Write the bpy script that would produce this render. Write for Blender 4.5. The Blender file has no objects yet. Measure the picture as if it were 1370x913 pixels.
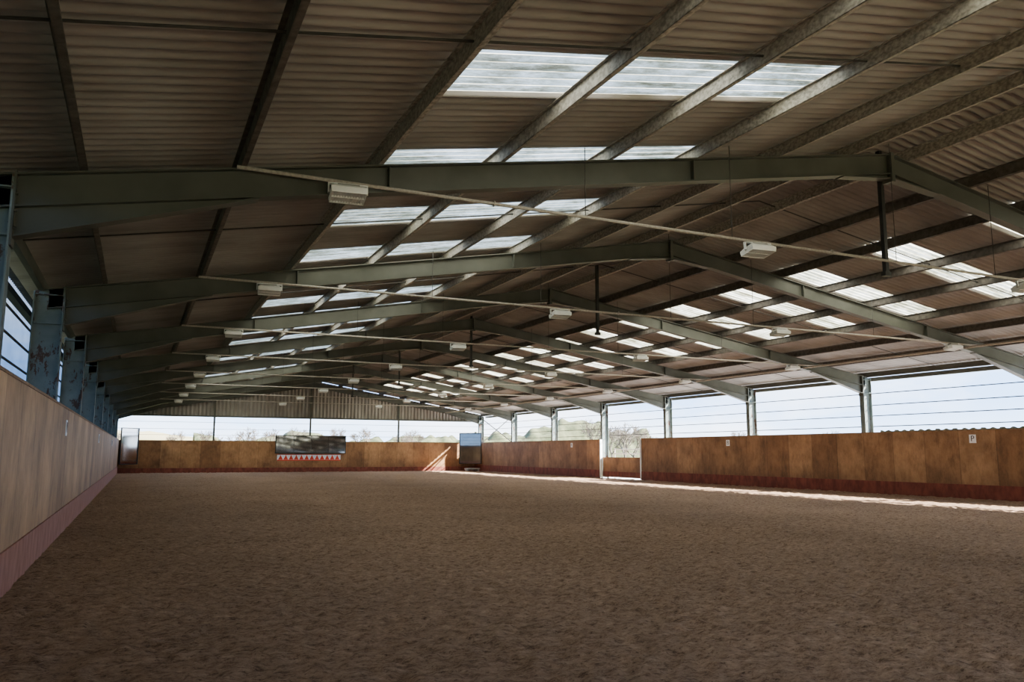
import bpy, math, random, bmesh
import numpy as np
from mathutils import Vector, Matrix, noise
random.seed(7)
S=bpy.context.scene
COL=S.collection

# ------------------------------------------------------------------ helpers
class MB:
    def __init__(s): s.v=[];s.f=[];s.m=[]
    def add(s,vs,fs,m=0):
        o=len(s.v); s.v+= [tuple(p) for p in vs]
        for f in fs: s.f.append(tuple(i+o for i in f)); s.m.append(m)
    def box(s,a,b,m=0):
        (x0,y0,z0),(x1,y1,z1)=a,b
        s.add([(x0,y0,z0),(x1,y0,z0),(x1,y1,z0),(x0,y1,z0),(x0,y0,z1),(x1,y0,z1),(x1,y1,z1),(x0,y1,z1)],
              [(0,3,2,1),(4,5,6,7),(0,1,5,4),(1,2,6,5),(2,3,7,6),(3,0,4,7)],m)
    def xz(s,poly,y0,y1,m=0):
        n=len(poly)
        s.add([(x,y0,z) for x,z in poly]+[(x,y1,z) for x,z in poly],
              [tuple(range(n)),tuple(range(2*n-1,n-1,-1))]+[(i,i+n,(i+1)%n+n,(i+1)%n) for i in range(n)],m)
    def beam(s,p,q,w,h,m=0,up=(0,0,1)):
        p=Vector(p);q=Vector(q);d=(q-p).normalized();u=Vector(up)
        r=d.cross(u).normalized();u=r.cross(d)
        c=[]
        for e in (p,q):
            for a,b in ((-1,-1),(1,-1),(1,1),(-1,1)): c.append(e+r*a*w/2+u*b*h/2)
        s.add(c,[(0,1,2,3),(7,6,5,4),(0,4,5,1),(1,5,6,2),(2,6,7,3),(3,7,4,0)],m)
    def tube(s,p,q,r,n=8,m=0,r2=None):
        if r2 is None:r2=r
        p=Vector(p);q=Vector(q);d=(q-p).normalized()
        a=d.orthogonal().normalized();b=d.cross(a)
        c=[p+(a*math.cos(2*math.pi*i/n)+b*math.sin(2*math.pi*i/n))*r for i in range(n)]
        c+=[q+(a*math.cos(2*math.pi*i/n)+b*math.sin(2*math.pi*i/n))*r2 for i in range(n)]
        s.add(c,[(i,(i+1)%n,(i+1)%n+n,i+n) for i in range(n)]+[tuple(range(n-1,-1,-1)),tuple(range(n,2*n))],m)
    def obj(s,name,mats,parent=None,smooth=False,loc=None):
        me=bpy.data.meshes.new(name);me.from_pydata(s.v,[],s.f)
        for k in mats: me.materials.append(k)
        me.polygons.foreach_set('material_index',s.m)
        if smooth: me.polygons.foreach_set('use_smooth',[True]*len(s.f))
        me.update()
        o=bpy.data.objects.new(name,me);COL.objects.link(o)
        if parent:o.parent=parent
        if loc:o.location=loc
        return o

def new_mat(name):
    m=bpy.data.materials.new(name);m.use_nodes=True
    nt=m.node_tree;nt.nodes.clear()
    out=nt.nodes.new('ShaderNodeOutputMaterial')
    return m,nt,out
def N(nt,t,**k):
    n=nt.nodes.new(t)
    for a,b in k.items():
        if a in n.inputs: n.inputs[a].default_value=b
        else: setattr(n,a,b)
    return n
def L(nt,a,b): nt.links.new(a,b)
def coords(nt,scale=(1,1,1)):
    tc=N(nt,'ShaderNodeTexCoord');mp=N(nt,'ShaderNodeMapping');mp.inputs['Scale'].default_value=scale
    L(nt,tc.outputs['Object'],mp.inputs[0]);return mp.outputs[0]
def nz(nt,scale,sc=(1,1,1),detail=4,rough=.55):
    n=N(nt,'ShaderNodeTexNoise',Scale=scale,Detail=detail,Roughness=rough);L(nt,coords(nt,sc),n.inputs['Vector']);return n.outputs[0]
def ramp(nt,fac,stops):
    r=N(nt,'ShaderNodeValToRGB');e=r.color_ramp.elements
    while len(e)<len(stops): e.new(.5)
    for i,(p,c) in enumerate(stops):
        e[i].position=p;e[i].color=(*c,1) if len(c)==3 else c
    L(nt,fac,r.inputs[0]);return r.outputs[0]
def mix(nt,fac,a,b,mode='MIX'):
    m=N(nt,'ShaderNodeMix',data_type='RGBA',blend_type=mode)
    for k,v in ((0,fac),(6,a),(7,b)):
        if hasattr(v,'links'): L(nt,v,m.inputs[k])
        elif isinstance(v,(int,float)): m.inputs[k].default_value=v
        else: m.inputs[k].default_value=(*v,1)
    return m.outputs[2]
def bsdf(nt,out,col,rough=.8,metal=0,bump=None,bs=.3,bd=.02,spec=.3):
    b=N(nt,'ShaderNodeBsdfPrincipled');b.inputs['Roughness'].default_value=rough;b.inputs['Metallic'].default_value=metal
    b.inputs['Specular IOR Level'].default_value=spec
    if hasattr(col,'links'): L(nt,col,b.inputs['Base Color'])
    else: b.inputs['Base Color'].default_value=(*col,1)
    if bump is not None:
        bp=N(nt,'ShaderNodeBump',Strength=bs,Distance=bd);L(nt,bump,bp.inputs['Height']);L(nt,bp.outputs[0],b.inputs['Normal'])
    L(nt,b.outputs[0],out.inputs[0]);return b
def simple(name,c1,c2,scale=6,sc=(1,1,1),rough=.7,metal=0,lo=.35,hi=.7,bs=.15):
    m,nt,out=new_mat(name);n=nz(nt,scale,sc)
    bsdf(nt,out,ramp(nt,n,[(lo,c1),(hi,c2)]),rough,metal,n,bs,.01);return m

# ------------------------------------------------------------------ materials
M_steel=simple('green_painted_steel',(.068,.073,.064),(.092,.098,.087),2,(1,1,1),.5,bs=.03)
def peeling():
    m,nt,out=new_mat('peeling_column_paint')
    base=ramp(nt,nz(nt,3),[(.3,(.11,.15,.155)),(.7,(.18,.225,.225))])
    rust=ramp(nt,nz(nt,4.5,(1,1,.5),7,.75),[(.56,(0,0,0)),(.59,(1,1,1))])
    bsdf(nt,out,mix(nt,rust,base,(.075,.042,.030)),.6);return m
M_col=peeling()
M_galv=simple('galvanised_purlin',(.20,.19,.175),(.44,.42,.39),26,(1,.7,1),.55,.0,.36,.66,.05)
M_dark=simple('dark_purlin',(.07,.063,.059),(.14,.127,.118),10,(1,1,1),.7)
M_pipe=simple('galvanised_pipe',(.30,.28,.26),(.46,.43,.40),30,(1,1,1),.5,.0)
M_wire=simple('dark_wire',(.03,.03,.03),(.06,.06,.06),5)
M_black=simple('black_pole_paint',(.012,.012,.012),(.03,.03,.03),5,rough=.5)
def roofmat():
    m,nt,out=new_mat('fibre_cement_sheet')
    a=ramp(nt,nz(nt,1.0,(.7,1.4,1),5),[(.3,(.215,.203,.20)),(.7,(.345,.332,.328))])
    bsdf(nt,out,a,.9);return m
M_roof=roofmat()
def skymat():
    m,nt,out=new_mat('translucent_rooflight')
    a=ramp(nt,nz(nt,1.0,(.7,8,1),8,.8),[(.38,(.12,.11,.07)),(.46,(.32,.305,.22)),(.56,(.66,.65,.55)),(.70,(.88,.86,.76))])
    blotch=ramp(nt,nz(nt,1.1,(1,1,1),6,.7),[(.38,(.52,.53,.46)),(.60,(1,1,1))])
    a=mix(nt,1.0,a,blotch,'MULTIPLY')
    t=N(nt,'ShaderNodeBsdfTranslucent');L(nt,a,t.inputs[0])
    d=N(nt,'ShaderNodeBsdfDiffuse');d.inputs[0].default_value=(.5,.48,.4,1)
    mx=N(nt,'ShaderNodeMixShader');mx.inputs[0].default_value=.08
    L(nt,t.outputs[0],mx.inputs[1]);L(nt,d.outputs[0],mx.inputs[2]);L(nt,mx.outputs[0],out.inputs[0]);return m
M_sky=skymat()
def netmat():
    m,nt,out=new_mat('windbreak_mesh')
    t=N(nt,'ShaderNodeBsdfTransparent');t.inputs[0].default_value=(.22,.27,.33,1)
    d=N(nt,'ShaderNodeBsdfDiffuse');d.inputs[0].default_value=(.05,.06,.075,1)
    mx=N(nt,'ShaderNodeMixShader');L(nt,ramp(nt,nz(nt,2),[(.3,(.4,.4,.4)),(.7,(.55,.55,.55))]),mx.inputs[0])
    L(nt,t.outputs[0],mx.inputs[1]);L(nt,d.outputs[0],mx.inputs[2]);L(nt,mx.outputs[0],out.inputs[0]);return m
M_net=netmat()
def plywood(name,axis,cols,seamw=.012,stain=.5):
    m,nt,out=new_mat(name)
    tc=N(nt,'ShaderNodeTexCoord');sp=N(nt,'ShaderNodeSeparateXYZ');L(nt,tc.outputs['Object'],sp.inputs[0])
    dv=N(nt,'ShaderNodeMath',operation='DIVIDE');dv.inputs[1].default_value=1.22;L(nt,sp.outputs[axis],dv.inputs[0])
    fl=N(nt,'ShaderNodeMath',operation='FLOOR');L(nt,dv.outputs[0],fl.inputs[0])
    wn=N(nt,'ShaderNodeTexWhiteNoise',noise_dimensions='1D');L(nt,fl.outputs[0],wn.inputs['W'])
    fr=N(nt,'ShaderNodeMath',operation='FRACT');L(nt,dv.outputs[0],fr.inputs[0])
    seam=ramp(nt,fr.outputs[0],[(0,(.4,.4,.4)),(seamw,(1,1,1)),(.99,(1,1,1)),(1,(.5,.5,.5))])
    grain=nz(nt,9,(1,1,.45),8,.7)
    c=ramp(nt,grain,[(.28,cols[0]),(.5,cols[1]),(.72,cols[2])])
    big=ramp(nt,nz(nt,.9,(1,1,1),6,.65),[(.32,(.58,.56,.54)),(.66,(1.14,1.12,1.09))])
    c=mix(nt,1.0,c,big,'MULTIPLY')
    st=ramp(nt,nz(nt,2.0,(1,1,.4),8,.75),[(.50,(1,1,1)),(.70,(stain,stain*.95,stain*.92))])
    c=mix(nt,1.0,c,st,'MULTIPLY')
    low_tone=ramp(nt,sp.outputs[2],[(.3,(.62,.56,.52)),(1.0,(1,1,1))])  # plywood colour gets darker towards the floor
    c=mix(nt,.7,c,mix(nt,1.0,c,low_tone,'MULTIPLY'))
    pr=ramp(nt,wn.outputs[0],[(0,(.68,.62,.57)),(1,(1.12,1.12,1.12))])
    c=mix(nt,1.0,c,pr,'MULTIPLY');c=mix(nt,1.0,c,seam,'MULTIPLY')
    bsdf(nt,out,c,.62,0,grain,.08,.01);return m
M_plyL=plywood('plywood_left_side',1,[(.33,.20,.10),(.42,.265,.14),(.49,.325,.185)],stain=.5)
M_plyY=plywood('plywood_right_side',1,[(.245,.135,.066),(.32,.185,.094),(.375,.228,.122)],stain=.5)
M_plyX=plywood('plywood_short_side',0,[(.29,.15,.066),(.38,.205,.094),(.45,.26,.13)],stain=.55)
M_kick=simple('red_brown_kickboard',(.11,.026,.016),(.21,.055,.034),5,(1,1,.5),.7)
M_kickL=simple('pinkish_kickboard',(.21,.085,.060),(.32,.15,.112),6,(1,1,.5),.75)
M_cap=simple('timber_capping',(.16,.09,.05),(.26,.16,.09),8)
M_white=simple('white_enamel',(.80,.83,.86),(.88,.90,.93),8,rough=.4,bs=.02)
M_grey=simple('grey_metal',(.25,.25,.24),(.36,.36,.35),8,rough=.5)
M_lens=simple('lamp_louvre',(.80,.83,.86),(.88,.90,.93),8,rough=.3)
M_red=simple('red_plastic',(.6,.04,.015),(.7,.06,.02),8,rough=.5)
M_bk=simple('black_lettering',(.01,.01,.01),(.02,.02,.02),8,rough=.5)
def mirror(name,a,b):
    m,nt,out=new_mat(name);bsdf(nt,out,ramp(nt,nz(nt,3),[(0,a),(1,b)]),.04,1.0);return m
M_mir=mirror('mirror_glass',(.24,.25,.26),(.32,.33,.34))
M_mir2=mirror('corner_mirror_glass',(.55,.56,.56),(.66,.67,.67))
M_clad=simple('grey_cladding',(.24,.225,.215),(.35,.335,.325),3,(1,1,.3),.8)
M_gclad=simple('green_outer_cladding',(.05,.07,.06),(.09,.12,.10),3,(1,1,.3),.7)
def sand():
    m,nt,out=new_mat('riding_surface_sand')
    n1=nz(nt,.35,(1,1,1),4);n2=nz(nt,11,(.7,1.2,1),12,.82);n3=nz(nt,30,(.8,1.2,1),8,.8)
    c=ramp(nt,n2,[(.37,(.15,.088,.054)),(.47,(.38,.243,.158)),(.61,(.56,.385,.262))])
    c=mix(nt,1.0,c,ramp(nt,n1,[(.3,(.86,.85,.84)),(.7,(1.1,1.1,1.1))]),'MULTIPLY')
    c=mix(nt,1.0,c,ramp(nt,n3,[(.38,(.30,.27,.25)),(.45,(.95,.95,.95)),(.7,(1.2,1.2,1.2))]),'MULTIPLY')
    ad=N(nt,'ShaderNodeMath',operation='MULTIPLY_ADD');L(nt,n3,ad.inputs[0]);ad.inputs[1].default_value=.6;L(nt,n2,ad.inputs[2])
    bsdf(nt,out,c,.97,0,ad.outputs[0],1.0,.12,.1);return m
M_sand=sand()
M_grass=simple('field_grass',(.07,.09,.03),(.20,.18,.08),.05,(1,1,1),.95)
M_hill=simple('stubble_field',(.17,.15,.07),(.28,.24,.13),.04,(1,1,1),.95)
M_bark=simple('bare_twigs',(.08,.065,.05),(.16,.13,.10),4)
M_hedge=simple('hedge_foliage',(.035,.045,.02),(.10,.105,.055),1.2,(1,1,1),.95)
M_conc=simple('concrete_yard',(.40,.38,.35),(.55,.53,.50),1)

# ------------------------------------------------------------------ dimensions
XR=12.0; ZR=6.23; SL=.18; SR=.165
W=24.5; H=2.07; Y0=-3.155; YE=57.0
FR=[Y0+.0+6*i for i in range(11)]
def T(x): return ZR-SL*(XR-x) if x<=XR else ZR-SR*(x-XR)

# ------------------------------------------------------------------ floor
def floor():
    xs=np.concatenate([np.arange(0,12,.045),np.arange(12,24.56,.12)]);ys=np.concatenate([np.arange(Y0-.1,14,.045),np.arange(14,30,.12),np.arange(30,57.2,.25)])
    nx,ny=len(xs),len(ys);vs=[]
    for y in ys:
        for x in xs:
            p=Vector((x,y,0))
            z=.014*noise.noise(p*1.7)+.024*noise.noise(p*4.8)+.032*noise.noise(p*9.5)
            vs.append((x,y,z-.012))
    i=np.arange(nx*ny).reshape(ny,nx)
    q=np.stack([i[:-1,:-1],i[:-1,1:],i[1:,1:],i[1:,:-1]],-1).reshape(-1,4)
    me=bpy.data.meshes.new('floor');me.from_pydata(vs,[],q.tolist());me.materials.append(M_sand)
    me.polygons.foreach_set('use_smooth',[True]*len(q));me.update()
    o=bpy.data.objects.new('floor',me);COL.objects.link(o)
floor()

# ------------------------------------------------------------------ walls (kickboards)
b=MB();b.box((-.06,Y0,0),(0,YE,H),0);b.box((0,Y0,-.05),(.022,YE,.42),1);b.box((-.075,Y0,H),(.01,YE,H+.03),2)
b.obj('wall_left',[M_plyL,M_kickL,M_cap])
b=MB()
for a,c in ((Y0,34.7),(38.75,YE)):
    b.box((W,a,0),(W+.06,c,H),0);b.box((W-.022,a,-.05),(W,c,.42),1);b.box((W-.01,a,H),(W+.075,c,H+.03),2)
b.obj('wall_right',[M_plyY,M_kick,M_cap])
b=MB();b.box((-.06,YE,0),(W+.06,YE+.06,H),0);b.box((.02,YE-.022,-.05),(W-.02,YE,.30),1);b.box((-.06,YE-.01,H),(W+.06,YE+.075,H+.03),2)
b.obj('wall_far',[M_plyX,M_kick,M_cap])
b=MB();b.box((-.06,Y0-.2,0),(W+.06,Y0-.14,H),0)
b.obj('wall_near',[M_plyX])

b=MB()
b.box((W+.10,34.79,.05),(W+.15,38.66,1.12),0);b.box((W+.08,34.79,.05),(W+.10,38.66,.35),1)
b.obj('arena_gate',[M_plyY,M_kick])
b=MB()
for y in (38.71,34.74): b.box((W-.05,y-.035,0),(W+.09,y+.035,H+.02),0)
b.obj('gate_post',[M_white])
b=MB()
for z in (.3,.55,.8,1.05,1.3,1.55): b.tube((W+1.6,33.5,z),(W+1.6,39.8,z),.025)
for y in (33.5,36.6,39.8): b.tube((W+1.6,y,-.1),(W+1.6,y,1.6),.035)
b.obj('field_gate',[M_pipe])

def corr_x(name,z0,ypos,mat):
    b=MB();step=.25/8;n=int((W+1.3)/step)
    for i in range(n+1):
        x=-.65+i*step;y=ypos+.035*max(-1,min(1,1.6*math.sin(2*math.pi*x/.25)))
        b.v.append((x,y,z0));b.v.append((x,y,T(min(max(x,-.6),W+.5))+.15))
    for i in range(n): b.f.append((2*i,2*i+2,2*i+3,2*i+1));b.m.append(0)
    return b.obj(name,[mat])
corr_x('wall_far_gable',3.68,YE+.22,M_clad)
corr_x('wall_near_gable',3.68,Y0-.25,M_clad)
b=MB();b.beam((-.5,YE+.12,3.7),(W+.5,YE+.12,3.7),.12,.10)
for x in (5.65,12.0,18.4): b.box((x-.06,YE+.08,0),(x+.06,YE+.18,T(x)),0)
b.obj('gable_post_frame',[M_steel])
b=MB()
for z in (2.45,2.85,3.3): b.tube((-.3,YE+.2,z),(W+.4,YE+.2,z),.012,6)
b.obj('gable_wire_fence',[M_wire])

def corr_y(name,x0,ya,yb,z0,z1,mat,pitch=.2,amp=.03):
    b=MB();step=pitch/6;n=int((yb-ya)/step)
    for i in range(n+1):
        y=ya+i*step;x=x0+amp*math.sin(2*math.pi*y/pitch);dz=.04*max(-1,min(1,2*math.sin(2*math.pi*y/(pitch*1.6))))
        b.v.append((x,y,z0));b.v.append((x,y,z1+dz*.5))
    for i in range(n): b.f.append((2*i,2*i+2,2*i+3,2*i+1));b.m.append(0)
    return b.obj(name,[mat])
corr_y('outer_cladding_right',25.2,Y0,20.6,-.1,2.17,M_gclad)
corr_y('outer_cladding_left',-.75,Y0,57,-.1,2.0,M_gclad)
b=MB();b.add([(-.64,Y0,2.0),(-.64,YE,2.0),(-.64,YE,3.9),(-.64,Y0,3.9)],[(0,1,2,3)]);b.obj('windbreak_netting',[M_net])

# ------------------------------------------------------------------ roof
SKY=[6.2+2.64*k for k in range(-3,20) if 6.2+2.64*k+.9<56.5]
def roof():
    pitch=.165;step=pitch/8
    y=Y0-.4;ys=[]
    while y<YE+.35: ys.append(y);y+=step
    ys=np.array(ys)
    wav=.038*np.sin(2*math.pi*ys/pitch)+.216
    def issky(ym): return any(s<=ym<s+.9 for s in SKY)
    sk=[issky((ys[i]+ys[i+1])/2) for i in range(len(ys)-1)]
    for side,xs,names in (('l',[-.9,-.3,1.95,3.62,5.03,6.62,8.15,10.2,12.0],('ceiling','skylight')),('r',[12.0,13.9,15.35,16.85,18.4,20.0,22.4,24.4,25.4],('ceiling','skylight'))):
        bc=MB();bs=MB()
        n=len(ys)
        V=[]
        for x in xs:
            V+= [(x,float(ys[i]),T(x)+float(wav[i])) for i in range(n)]
        for k in range(len(xs)-1):
            skyx=(side=='l' and 3.6<=xs[k]<8.1) or (side=='r' and 15.3<=xs[k]<19.9)
            for i in range(n-1):
                f=(k*n+i,k*n+i+1,(k+1)*n+i+1,(k+1)*n+i)
                (bs if (skyx and sk[i]) else bc).f.append(f)
        for bb,nm,mt in ((bc,names[0],M_roof),(bs,names[1],M_sky)):
            bb.v=V;bb.m=[0]*len(bb.f);o=bb.obj(nm,[mt],smooth=True)
            bm=bmesh.new();bm.from_mesh(o.data)
            bmesh.ops.delete(bm,geom=[v for v in bm.verts if not v.link_faces],context='VERTS');bm.to_mesh(o.data);bm.free()
roof()
b=MB()
b.xz([(11.75,T(11.75)+.27),(12,ZR+.29),(12.25,T(12.25)+.27),(12.25,T(12.25)+.285),(12,ZR+.31),(11.75,T(11.75)+.285)],Y0-.4,YE+.35)
b.obj('ridge_capping',[M_roof])
b=MB();b.box((25.38,Y0-.4,3.98),(25.5,YE+.3,4.12));b.box((24.86,Y0,T(24.9)-.02),(24.94,YE,T(24.9)+.16))
b.obj('gutter',[M_steel])
b=MB();b.box((-.98,Y0-.4,3.86),(-.86,YE+.3,3.98));b.box((-.5,Y0,T(-.45)-.03),(-.42,YE,T(-.45)+.16))
b.obj('gutter',[M_steel])

PL=[.44,1.95,3.47,5.03,6.62,8.09,9.63,11.15]; PRt=[12.4,13.85,15.3,16.82,18.38,19.95,21.5,23.1]
def zpurlin(b,x,mat):
    t=T(x);s=.18*(1 if x<XR else -.92)
    b.xz([(x-.006,t-.0),(x+.006,t),(x+.006,t+.175),(x-.006,t+.175)],Y0,YE,mat)
    b.xz([(x-.006,t),(x+.055,t+.055*s),(x+.055,t+.008+.055*s),(x-.006,t+.008)],Y0,YE,mat)
    b.xz([(x-.055,t+.165-.055*s),(x+.006,t+.167),(x+.006,t+.175),(x-.055,t+.173-.055*s)],Y0,YE,mat)
    b.xz([(x+.048,t+.0+.055*s),(x+.055,t+.055*s),(x+.055,t+.028+.055*s),(x+.048,t+.028+.055*s)],Y0,YE,mat)
b=MB()
for x in PL: zpurlin(b,x,1 if x<2.5 else 0)
for x in PRt: zpurlin(b,x,0 if x<13 else 1)
b.obj('roof_purlins',[M_galv,M_dark])
b=MB()
for f in FR[:-1]:
    y=f+3.0
    b.tube((-.4,y,T(-.4)+.09),(XR,y,ZR+.09),.012,6);b.tube((XR,y,ZR+.09),(24.8,y,T(24.8)+.09),.012,6)
b.obj('sag_rods',[M_wire])

# portal frames
def frame(y,idx):
    b=MB();D=.34;w=.085;t=.018;wt=.008
    for sgn in (-1,1):
        xe=-.35 if sgn<0 else 24.85
        X=XR
        top=lambda x:T(x)-.005
        a,c=(xe,X)
        b.xz([(a,top(a)-D),(c,top(c)-D),(c,top(c)),(a,top(a))],y-wt,y+wt)
        b.xz([(a,top(a)-t),(c,top(c)-t),(c,top(c)),(a,top(a))],y-w,y+w)
        b.xz([(a,top(a)-D),(c,top(c)-D),(c,top(c)-D+t),(a,top(a)-D+t)],y-w,y+w)
        xi=-.12 if sgn<0 else 24.65
        xh=2.15 if sgn<0 else 22.3
        zb=3.42 if sgn<0 else 3.52
        b.xz([(xi,zb),(xh,top(xh)-D),(xi,top(xi)-D)],y-wt,y+wt)
        b.xz([(xi,zb-t),(xh,top(xh)-D-t),(xh,top(xh)-D),(xi,zb)],y-w,y+w)
        x0,x1=(-.56,-.12) if sgn<0 else (24.65,25.05)
        zt0,zt1=top(x0),top(x1)
        b.xz([(x0,0),(x1,0),(x1,zt1),(x0,zt0)],y-wt,y+wt,1)
        b.box((x0,y-.1,-.1),(x0+t,y+.1,zt0-.02),1);b.box((x1-t,y-.1,-.1),(x1,y+.1,zt1-.02),1)
        for z in (zb+.01,top((x0+x1)/2)-.1): b.box((x0,y-.09,z-.012),(x1,y+.09,z),1)
        ex=xi+(.0 if sgn<0 else -.02)
        b.box((ex,y-.1,zb-.1),(ex+.02,y+.1,top(xi)+.02),0)
        for z in (zb+.08,zb+.25,zb+.42):
            for yy in (y-.06,y+.06):
                b.tube((ex-.02,yy,z),(ex+.045,yy,z),.014,6,0)
        for xs in ((3.6,8.0) if sgn<0 else (16,20.4)):
            b.box((xs-.006,y-w,top(xs)-D),(xs+.006,y+w,top(xs)-.03))
    b.xz([(10.9,T(10.9)-D),(12,ZR-D),(13.1,T(13.1)-D),(12.0,ZR-D-.07)],y-wt,y+wt)
    b.xz([(10.9,T(10.9)-D-t),(12,ZR-D-.07-t),(12,ZR-D-.07),(10.9,T(10.9)-D)],y-w,y+w)
    b.xz([(12,ZR-D-.07-t),(13.1,T(13.1)-D-t),(13.1,T(13.1)-D),(12,ZR-D-.07)],y-w,y+w)
    b.box((11.965,y-.1,ZR-D-.14),(12.035,y+.1,ZR+.01))
    return b.obj('portal_frame',[M_steel,M_col])
for i,y in enumerate(FR): frame(min(y,YE-.16),i)

b=MB()
b.tube((24.85,51,2.0),(24.85,56.8,3.95),.035,8);b.tube((24.85,51,3.95),(24.85,56.8,2.0),.03,8)
b.obj('wall_cross_brace',[M_steel])
for nm,x,zs in (('side_wire_fence',25.07,(3.5,3.08,2.7,2.32)),('side_wire_fence',-.58,(3.3,2.95,2.6,2.3))):
    b=MB()
    for z in zs: b.tube((x,Y0,z),(x,YE,z),.018,6)
    b.obj(nm,[M_wire])

ZP=4.40;XL=[3.1,9.05,15.1,21.3]
LY=[8.72+6*i for i in range(8)]
for y in LY:
    b=MB();b.tube((1.9,y,ZP),(22.6,y,ZP-.02),.022,8)
    for x in (6.2,8.6,11.9,14.3,18.3): b.tube((x,y,ZP),(x,y,T(x)+.15),.006,5,1)
    for x in (4.9,10.5,16.6): b.tube((x,y,ZP),(x+.01,y,ZP),.04,8)
    b.obj('lamp_support_pipe',[M_pipe,M_wire])
b=MB();b.tube((21.9,Y0,4.3),(21.9,YE,4.3),.035,8)
for y in FR[:-1]: b.tube((21.9,y+.2,4.3),(21.9,y+.2,T(21.9)),.01,5)
b.obj('service_pipe',[M_pipe])

def lampmesh():
    b=MB();zb=-.165
    def fr(z0,z1,a0,a1,c0,c1,m):
        b.add([(-a0,-c0,z0),(a0,-c0,z0),(a0,c0,z0),(-a0,c0,z0),(-a1,-c1,z1),(a1,-c1,z1),(a1,c1,z1),(-a1,c1,z1)],
              [(0,3,2,1),(4,5,6,7),(0,1,5,4),(1,2,6,5),(2,3,7,6),(3,0,4,7)],m)
    fr(zb,zb+.045,.20,.20,.15,.15,0)
    fr(zb+.045,zb+.085,.195,.16,.145,.10,0)
    fr(zb+.085,zb+.115,.13,.12,.08,.07,1)
    for i in range(13):
        x=-.184+i*.0307;b.box((x-.003,-.14,zb-.025),(x+.003,.14,zb),2)
    for yy in (-.145,0,.145): b.box((-.192,yy-.004,zb-.03),(.192,yy+.004,zb),0)
    for xx in (-.192,.192): b.box((xx-.004,-.145,zb-.03),(xx+.004,.145,zb),0)
    b.box((-.185,-.14,zb-.004),(.185,.14,zb-.001),2)
    for sx in (-1,1):
        b.box((sx*.215-.008,-.022,zb+.02),(sx*.215+.008,.022,-.022),0)
        b.box((min(sx*.221,sx*.195),-.02,zb+.015),(max(sx*.221,sx*.195),.02,zb+.03),1)
    b.box((-.223,-.022,-.037),(.223,.022,-.022),0)
    return b.obj('floodlight',[M_white,M_grey,M_lens])
lm=lampmesh();first=True
for y in LY:
    for x in XL:
        if first: o=lm;first=False
        else: o=bpy.data.objects.new('floodlight',lm.data);COL.objects.link(o)
        o.location=(x,y,ZP+.0);o.rotation_euler=(math.radians(-8),0,math.radians(-6))
for y,zb in ((8.845,4.27),(17.9,4.5),(26.845,4.5),(35.8,4.5),(44.8,4.5)):
    b=MB();b.box((11.93,y+.10,zb),(12.0,y+.17,T(12)+.1));b.box((11.9,y+.09,zb-.05),(12.03,y+.18,zb+.02))
    b.obj('drop_pole',[M_black])

# ------------------------------------------------------------------ mirrors, banner, signs
def framed(name,w,h,loc,rz,tilt,glass):
    e=bpy.data.objects.new(name,None);COL.objects.link(e)
    b=MB();n=max(1,round(w/1.22))
    b.box((-w/2,-.012,-h/2),(w/2,.0,h/2));b.obj('glass',[glass],e)
    b=MB();t=.05
    b.box((-w/2-t,-.04,-h/2-t),(w/2+t,-.0,-h/2));b.box((-w/2-t,-.04,h/2),(w/2+t,0,h/2+t))
    b.box((-w/2-t,-.04,-h/2),(-w/2,0,h/2));b.box((w/2,-.04,-h/2),(w/2+t,0,h/2))
    b.box((-w/2-t,.002,-h/2-t),(w/2+t,.03,h/2+t))
    for i in range(1,n): b.box((-w/2+i*w/n-.012,-.02,-h/2),(-w/2+i*w/n+.012,0,h/2))
    b.obj('frame',[M_bk],e)
    e.location=loc;e.rotation_euler=(tilt,0,rz);return e
framed('wall_mirror',4.75,1.15,(12.05,YE-.17,1.88),0,math.radians(-1.6),M_mir)
framed('corner_mirror',1.35,2.2,(.62,YE-.62,1.7),math.radians(45),0,M_mir2)
framed('corner_mirror',1.7,2.2,(W-.75,YE-.75,1.65),math.radians(-45),0,M_mir2)
b=MB();b.box((9.8,YE-.03,.76),(14.15,YE-.01,1.2),0)
n=12
for i in range(n):
    x=9.85+i*(4.25/n);w=4.25/n
    b.add([(x+.02,YE-.034,.84),(x+w-.02,YE-.034,.84),(x+w/2,YE-.034,1.16)],[(0,1,2)],1)
b.box((9.8,YE-.036,.76),(14.15,YE-.03,.83),1);b.box((9.8,YE-.036,1.16),(14.15,YE-.03,1.2),1)
b.obj('triangle_banner',[M_white,M_red])

def sign(ch,loc,rz):
    b=MB();b.box((-.11,-.006,-.13),(.11,.006,.13));o=b.obj('letter_sign',[M_white])
    cu=bpy.data.curves.new('letter',type='FONT');cu.body=ch;cu.size=.25;cu.align_x='CENTER';cu.align_y='CENTER';cu.extrude=.002
    cu.materials.append(M_bk);t=bpy.data.objects.new('letter',cu);COL.objects.link(t);t.parent=o;t.location=(0,-.009,0);t.rotation_euler=(math.radians(90),0,0)
    o.location=loc;o.rotation_euler=(0,0,rz)
sign('P',(W-.008,16.6,1.82),math.radians(-90));sign('B',(W-.008,28,1.80),math.radians(-90));sign('R',(W-.008,42,1.80),math.radians(-90))
sign('V',(.008,15.4,1.76),math.radians(90));sign('E',(.008,28,1.76),math.radians(90));sign('S',(.008,42,1.76),math.radians(90))

b=MB();b.box((22.9,54.7,.12),(23.9,55.3,.22));b.box((22.95,54.75,0),(23.05,55.25,.12));b.box((23.75,54.75,0),(23.85,55.25,.12))
b.obj('mounting_step',[M_grey])

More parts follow.
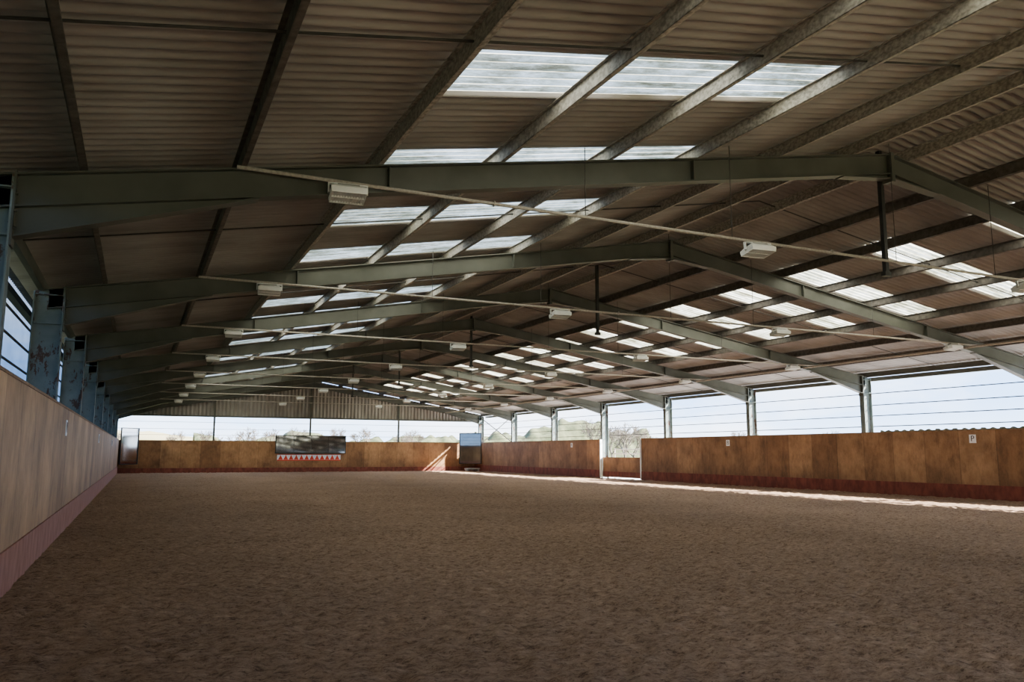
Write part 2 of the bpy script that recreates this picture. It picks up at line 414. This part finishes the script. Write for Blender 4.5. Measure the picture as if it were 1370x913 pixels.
# ------------------------------------------------------------------ outside
b=MB()
b.add([(-600,-600,-.12),(600,-600,-.12),(600,600,-.12),(-600,600,-.12)],[(0,1,2,3)])
b.obj('ground',[M_grass])
b=MB();b.add([(25.2,-10,-.1),(34,-10,-.1),(34,66,-.1),(25.2,66,-.1)],[(0,1,2,3)]);b.obj('concrete_apron',[M_conc])
def ridge(name,x0,x1,y0,y1,h,mat,axis='x',seed=0,amp=.3,nx=90,ny=16):
    b=MB()
    for j in range(ny+1):
        for i in range(nx+1):
            u=i/nx;v=j/ny
            x=x0+(x1-x0)*u;y=y0+(y1-y0)*v
            prof=max(0,math.sin(math.pi*(v if axis=='x' else u)))**.5 if axis!='b' else math.sin(math.pi*u)*math.sin(math.pi*v)
            z=h*prof*(1+amp*noise.noise(Vector((x*.09+seed,y*.09,0)))+amp*.6*noise.noise(Vector((x*.5+seed,y*.5,0))))
            b.v.append((x,y,z-.15))
    for j in range(ny):
        for i in range(nx):
            a=j*(nx+1)+i;b.f.append((a,a+1,a+nx+2,a+nx+1));b.m.append(0)
    return b.obj(name,[mat],smooth=True)
ridge('hill',-120,60,165,420,9,M_hill,'b',3,.1)
ridge('hedgerow',10,140,150,158,4.2,M_hedge,'x',1,.5,260)
ridge('hedgerow',150,158,-80,145,4.0,M_hedge,'y',5,.5,16,260)
ridge('hedgerow',40,66,93,98,4.8,M_hedge,'x',8,.6,90)
def tree(seed,dep=6):
    rnd=random.Random(seed);b=MB()
    def br(p,d,l,r,k):
        q=p+d*l;b.tube(p,q,r,4 if k<4 else 6,0,r*.65)
        if k==0:return
        for _ in range(3):
            a=Vector((rnd.uniform(-1,1),rnd.uniform(-1,1),rnd.uniform(-.5,.8)))
            nd=(d+a*.75).normalized();br(p+d*l*rnd.uniform(.6,1),nd,l*rnd.uniform(.6,.85),max(r*.6,.015),k-1)
    br(Vector((0,0,-.2)),Vector((0,0,1)),1.9,.16,dep)
    return b
tm=[tree(s).obj('bare_tree',[M_bark]) for s in (1,2,3)]
spots=[(-2,118,1),(14,112,1.0),(20,106,.85),(27,120,1.05),(33,104,.8),(39,118,.9),(46,110,.9),(52,104,.8),(58,112,1),(66,104,.8),
 (49.5,75,1.0),(56,85,.8),(70,82,.9),(36,72,.6),(80,75,.8),(92,70,.8),(104,60,.8),(110,50,.9),(115,40,.8),(120,30,.75),(112,66,.8),(98,80,.8),(86,90,.8),(6,122,.8),(24,112,.7),(42,100,.6),
 (47,77,.95),(52,77,.9),(50,71,.75),(46,72,.8),(10,116,.9),(18,118,1),(30,112,.9),(36,110,.8)]
for i,(x,y,s) in enumerate(spots):
    if i<3:o=tm[i]
    else:o=bpy.data.objects.new('bare_tree',tm[i%3].data);COL.objects.link(o)
    o.location=(x,y,-.1);o.scale=(s,s,s);o.rotation_euler=(0,0,i*1.3)

# ------------------------------------------------------------------ world & sun
w=bpy.data.worlds.new('sky');S.world=w;w.use_nodes=True;nt=w.node_tree;nt.nodes.clear()
o=N(nt,'ShaderNodeOutputWorld');bg=N(nt,'ShaderNodeBackground')
tc=N(nt,'ShaderNodeTexCoord');sp=N(nt,'ShaderNodeSeparateXYZ');L(nt,tc.outputs['Generated'],sp.inputs[0])
g=ramp(nt,sp.outputs[2],[(0,(.55,.72,.95)),(.06,(.30,.50,.86)),(.25,(.26,.46,.85)),(1,(.18,.34,.70))])
mp=N(nt,'ShaderNodeMapping');mp.inputs['Scale'].default_value=(1,1,4);L(nt,tc.outputs['Generated'],mp.inputs[0])
n=N(nt,'ShaderNodeTexNoise',Scale=3.2,Detail=6,Roughness=.55);L(nt,mp.outputs[0],n.inputs['Vector'])
cl=ramp(nt,n.outputs[0],[(.44,(0,0,0)),(.74,(1,1,1))])
L(nt,mix(nt,cl,g,(.92,.93,.95)),bg.inputs[0]);bg.inputs[1].default_value=.8
L(nt,bg.outputs[0],o.inputs[0])
sd=bpy.data.lights.new('sun','SUN');sd.energy=9.5;sd.angle=math.radians(.6);sd.color=(1,.95,.86)
so=bpy.data.objects.new('sun',sd);COL.objects.link(so)
so.rotation_euler=Vector((-1,.6,-.82)).to_track_quat('-Z','Y').to_euler();so.location=(40,-10,30)

# ------------------------------------------------------------------ camera
f,yaw,pit,rol=1070.25,24.8481,7.9221,.1421
y,p,r=[math.radians(a) for a in (yaw,pit,rol)]
fw=Vector((math.sin(y)*math.cos(p),math.cos(y)*math.cos(p),math.sin(p)));rt=Vector((math.cos(y),-math.sin(y),0));up=rt.cross(fw)
rt2=rt*math.cos(r)+up*math.sin(r);up2=-rt*math.sin(r)+up*math.cos(r)
cd=bpy.data.cameras.new('camera');cd.sensor_width=36;cd.lens=f/1370*36;cd.clip_end=2000
co=bpy.data.objects.new('camera',cd);COL.objects.link(co)
m=Matrix((rt2,up2,-fw)).transposed().to_4x4();m.translation=(1.1175,0,1.3731);co.matrix_world=m
S.camera=co
S.view_settings.view_transform='AgX'
S.view_settings.look='None'
S.view_settings.exposure=3.25
